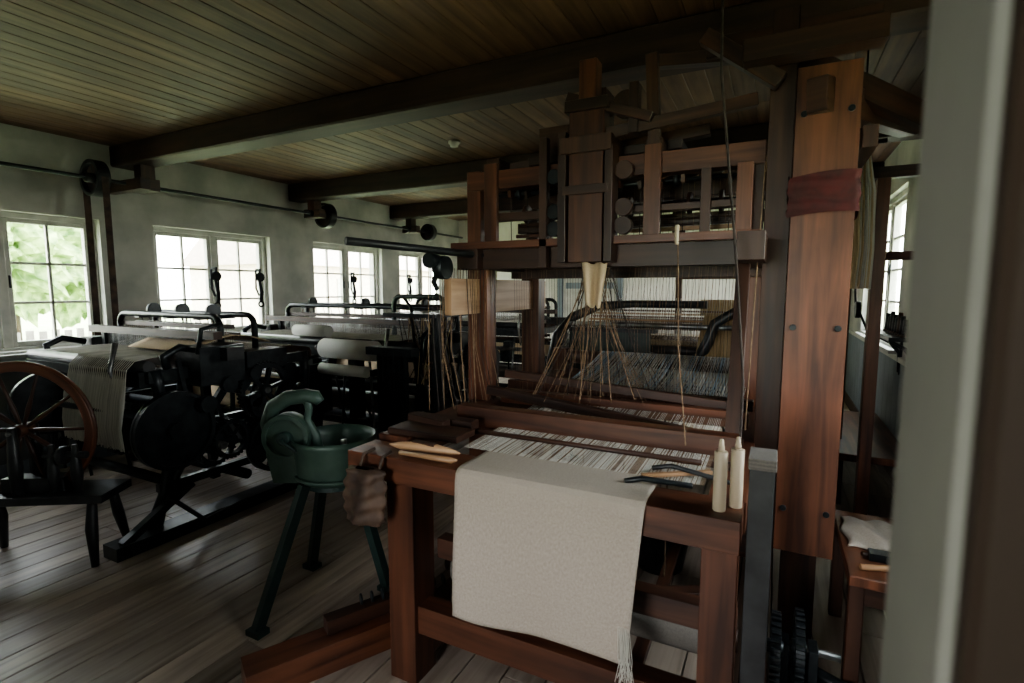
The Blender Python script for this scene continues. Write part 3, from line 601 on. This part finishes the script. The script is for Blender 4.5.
rt=V((.89,.45,0)).normalized(); ca=V((.45,-.89,0)).normalized(); hc=gc-rt*.19+ca*.05+V((0,0,.80))
b.poly([(-.07,-.20),(.09,-.20),(.10,-.08),(.08,.02),(-.08,.02),(-.10,-.06)],hc,rt,Z,.07,'green')
b.disc(hc+V((0,0,.02))+ca*.01,ca,.108,.06,'green',40); b.annulus(hc+V((0,0,.02))+ca*.045,ca,.108,.088,.02,'green',40); b.disc(hc+V((0,0,.02))+ca*.055,ca,.03,.05,'dgreen')
b.tube([hc-rt*.09+V((0,0,.0)),hc-rt*.10+V((0,0,.08)),hc-rt*.07+V((0,0,.155)),hc+V((0,0,.195)),hc+rt*.08+V((0,0,.205)),hc+rt*.13+V((0,0,.20)),hc+rt*.15+V((0,0,.175))],[.03,.034,.036,.036,.034,.032,.022],'green',12)
b.tube([hc+rt*.09+V((0,0,.20)),hc+rt*.095+V((0,0,.14)),hc+rt*.085+V((0,0,.09)),hc+rt*.12+V((0,0,.02)),hc+rt*.13+V((0,0,-.06))],[.026,.018,.018,.022,.03],'green',10)
b.tube([hc+ca*.08+V((0,0,.02)),hc+ca*.10+V((0,0,.02)),hc+ca*.10+rt*.07+V((0,0,-.03))],.008,'dgreen')
b.done(bevel=.003)

# ------------------------------------------------------------ spinning wheel on bench
b=B('spinning_wheel'); A=V((.85,.53,0)).normalized(); P_=V((A.y,-A.x,0)); cc=V((-3.58,1.32,0)); 
b.obox(cc+V((0,0,.37)),A,P_,Z,.38,.13,.022,'blackw')
for s1,s2 in ((-.32,-.1),(-.28,.1),(.30,-.1),(.30,.1)):
    b.tube([cc+A*s1+P_*s2*.8+V((0,0,.36)),cc+A*s1*1.02+P_*s2*1.1+V((0,0,.2)),cc+A*s1*1.1+P_*s2*1.4],[.022,.03,.018],'blackw',10)
wc=cc+V((0,0,.73))-A*.08
b.annulus(wc,P_,.37,.325,.035,'loom',48); b.ring(wc,P_,.37,.012,'loom',48); b.cyl(wc-P_*.05,wc+P_*.05,.035,'loomd',seg=14)
for k in range(10):
    t=2*math.pi*k/10; d=A*math.cos(t)+Z*math.sin(t); b.tube([wc+d*.03,wc+d*.12,wc+d*.2,wc+d*.33],[.008,.014,.009,.008],'loomd',8)
for s in (-.07,.07): b.tube([cc-A*.08+P_*s+V((0,0,.39)),cc-A*.08+P_*s+V((0,0,.55)),wc+P_*s+V((0,0,.03))],[.026,.034,.02],'blackw',10)
b.cyl(wc-P_*.1,wc+P_*.1,.012,'steel',seg=8)
for s in (-.28,.10,.22): b.tube([cc+A*s+P_*.06+V((0,0,.39)),cc+A*s+P_*.06+V((0,0,.5)),cc+A*s+P_*.06+V((0,0,.66))],[.018,.030,.014],'blackw',10)
b.cyl(cc+A*.06+P_*.06+V((0,0,.60)),cc+A*.28+P_*.06+V((0,0,.60)),.02,'blackw'); b.disc(cc+A*.16+P_*.06+V((0,0,.60)),A,.05,.03,'blackw',20)
b.obox(cc-A*.02+V((0,0,.43)),A,P_,Z,.16,.05,.04,'blackw')
b.done(bevel=.003)
b=B('wooden_crate'); b.box((-3.68,.78,0),(-3.42,.96,.18),'loom'); b.box((-3.70,.76,.18),(-3.40,.98,.205),'loomd'); b.done(bevel=.005)

# ------------------------------------------------------------ right side
b=B('low_bench'); b.box((.28,2.12,.44),(.60,2.75,.48),'loom'); 
for xx in (.31,.57):
    for yy in (2.17,2.70): b.box((xx-.025,yy-.025,0),(xx+.025,yy+.025,.44),'loomd')
b.box((.30,2.15,.36),(.58,2.18,.44),'loomd'); b.box((.32,2.69,.36),(.58,2.72,.44),'loomd'); b.done(bevel=.004)
b=B('rag_bundle')
b.grid(lambda u,v:V((.30+.22*u+.01*math.sin(v*9),2.36+.3*v+.01*math.sin(u*11),.484+.022*math.sin(u*3.14)**.5*math.sin(v*3.14)**.5*(1.3+.5*math.sin(u*13+v*7)))),20,20,'linen',.3,.3); b.done(solid=.004)
b=B('hand_tools'); b.cyl((.32,2.18,.492),(.50,2.24,.492),.011,'pale',seg=10); b.cyl((.50,2.24,.492),(.56,2.26,.492),.006,'steel',seg=8); b.box((.36,2.27,.481),(.46,2.32,.51),'black'); b.cyl((.34,2.30,.49),(.42,2.34,.49),.008,'loomd',seg=8); b.done()
b=B('floor_gear_mechanism'); b.box((.06,1.78,0),(.20,2.26,.04),'black'); 
for xx in (.085,.175): b.box((xx-.015,1.98,.04),(xx+.015,2.06,.24),'black')
b.gear((.13,2.02,.22),X,.12,.03,'black',28,5); b.gear((.13,1.84,.12),X,.055,.03,'black',16,4,True); b.cyl((.06,2.02,.22),(.26,2.02,.22),.014,'steel'); b.cyl((.07,1.84,.12),(.2,1.84,.12),.01,'steel')
b.box((.10,1.82,.03),(.12,1.86,.12),'black'); b.cyl((.05,2.2,.07),(.42,2.06,.04),.025,'black'); b.box((.36,1.98,0),(.45,2.1,.06),'black'); b.done(bevel=.002)
b=B('wall_bench'); b.box((.40,4.1,.33),(.86,5.6,.38),'loom'); b.box((.42,4.15,0),(.47,4.2,.33),'loomd'); b.box((.42,5.5,0),(.47,5.55,.33),'loomd'); b.box((.80,4.15,0),(.85,4.2,.33),'loomd'); b.box((.80,5.5,0),(.85,5.55,.33),'loomd'); b.done(bevel=.004)
b=B('wall_shelf'); b.box((.70,4.3,1.14),(.898,5.1,1.17),'black'); 
for yy in (4.45,4.95): b.tube([(.885,yy,.85),(.88,yy,1.0),(.82,yy,1.08),(.73,yy,1.13)],.014,'black'); b.box((.88,yy-.015,.83),(.898,yy+.015,1.14),'black')
for k in range(8): 
    yy=4.36+k*.09; b.cyl((.80,yy,1.17),(.80,yy,1.29+.02*(k%3)),.022,random.choice(['black','loomd']),r1=.014,seg=12); b.cyl((.80,yy,1.17),(.80,yy,1.185),.03,'loomd',seg=12)
b.done(bevel=.002)
b=B('yarn_skein'); 
for i in range(70):
    xx=.37+random.uniform(-.07,.07); yy=3.30+random.uniform(-.04,.04); b.tube([(.37+(xx-.37)*.3,yy,2.25),(xx,yy,2.0),(xx+.01,yy,1.7),(.37+(xx-.37)*1.1,yy,1.50)],.0045,random.choice(['tcream','thread','tcream']),4,False)
b.cyl((.27,3.3,2.25),(.47,3.3,2.25),.012,'loomd'); b.tube([(.37,3.3,2.25),(.37,3.35,2.74)],.004,'dcord'); b.done(parent=H)
b=B('wooden_clamp_rail'); b.box((.45,4.5,1.70),(.88,4.56,1.76),'loom'); b.box((.45,4.5,.0),(.49,4.56,1.70),'loomd'); b.tube([(.5,4.52,1.7),(.52,4.5,1.4),(.6,4.48,1.2)],.008,'black'); b.disc((.53,4.46,1.35),X,.06,.03,'black'); b.done(bevel=.003)

# ------------------------------------------------------------ outdoors
b=B('ground_outside'); b.box((-60,-30,-.35),(XL-.3,60,-.2),'grass'); b.box((XL-.3,-30,-.35),(XR+.25,HY-.2,-.2),'grass'); b.box((XR+.25,-30,-.35),(40,60,-.2),'grass'); b.done()
import bmesh
from mathutils import noise
def tree(x,y,r,hgt):
    b=B('tree'); b.tube([(x,y,-.2),(x+.1,y,hgt*.5),(x,y,hgt)],[.2,.16,.1],'beam',10); ob=b.done()
    bm=bmesh.new()
    for k in range(9):
        c=V((x+random.uniform(-.7,.7)*r,y+random.uniform(-.7,.7)*r,hgt+random.uniform(-.6,.7)*r))
        n0=len(bm.verts); bmesh.ops.create_icosphere(bm,subdivisions=5,radius=r*random.uniform(.4,.7),matrix=Matrix.Translation(c))
        bm.verts.ensure_lookup_table()
        for vv in bm.verts[n0:]:
            d=(vv.co-c).normalized(); vv.co+=d*(noise.noise(vv.co*2.2)*.5+noise.noise(vv.co*8)*.35)
    me=bpy.data.meshes.new('foliage'); bm.to_mesh(me); bm.free(); me.materials.append(M['leaf'])
    o=bpy.data.objects.new('foliage',me); bpy.context.scene.collection.objects.link(o); o.parent=ob
random.seed(5)
tree(-14,3.2,1.9,2.9); tree(-15,5.2,1.7,3.1); tree(-19,4.5,2.6,4.6)
b=B('garden_fence')
for k in range(30): b.box((-10,2.2+k*.16,-.2),(-9.97,2.2+k*.16+.09,.85+.02*(k%2)),'fence')
b.box((-9.96,2.2,.1),(-9.92,7.0,.18),'fence'); b.box((-9.96,2.2,.6),(-9.92,7.0,.68),'fence'); b.done()
b=B('neighbour_house'); b.box((-26,16,-.2),(-20,28,2.6),'brick'); b.poly([(0,0),(6.8,0),(3.4,2.4)],(-26.4,22,2.6),X,Z,12.6,'roof')
for k in range(4): b.box((-20.0,17+k*2.8,.8),(-19.95,18.2+k*2.8,2.0),'frame')
b.done()

# ------------------------------------------------------------ world & camera
w=bpy.data.worlds.new('World'); bpy.context.scene.world=w; w.use_nodes=True; nt=w.node_tree
bg=nt.nodes['Background']; tc=nt.nodes.new('ShaderNodeTexCoord'); sx_=nt.nodes.new('ShaderNodeSeparateXYZ'); rp=nt.nodes.new('ShaderNodeValToRGB')
nt.links.new(tc.outputs['Generated'],sx_.inputs[0]); nt.links.new(sx_.outputs[2],rp.inputs[0]); nt.links.new(rp.outputs[0],bg.inputs[0])
rp.color_ramp.elements[0].color=(1,.98,.94,1); rp.color_ramp.elements[0].position=0; rp.color_ramp.elements[1].color=(.88,.93,1,1); rp.color_ramp.elements[1].position=.7
bg.inputs[1].default_value=24.0
try: bpy.context.scene.view_settings.look='AgX - Medium High Contrast'
except Exception: pass
cam=bpy.data.cameras.new('camera'); co=bpy.data.objects.new('camera',cam); bpy.context.scene.collection.objects.link(co)
cam.sensor_width=36; cam.lens=18.28; cam.clip_start=.01
p=math.radians(5.8); ya=math.radians(26.8)
fw=V((-math.sin(ya)*math.cos(p),math.cos(ya)*math.cos(p),-math.sin(p)))
co.location=(0,0,1.5); co.rotation_euler=fw.to_track_quat('-Z','Y').to_euler()
cam.dof.use_dof=True; cam.dof.focus_distance=3.0; cam.dof.aperture_fstop=3.5
bpy.context.scene.camera=co
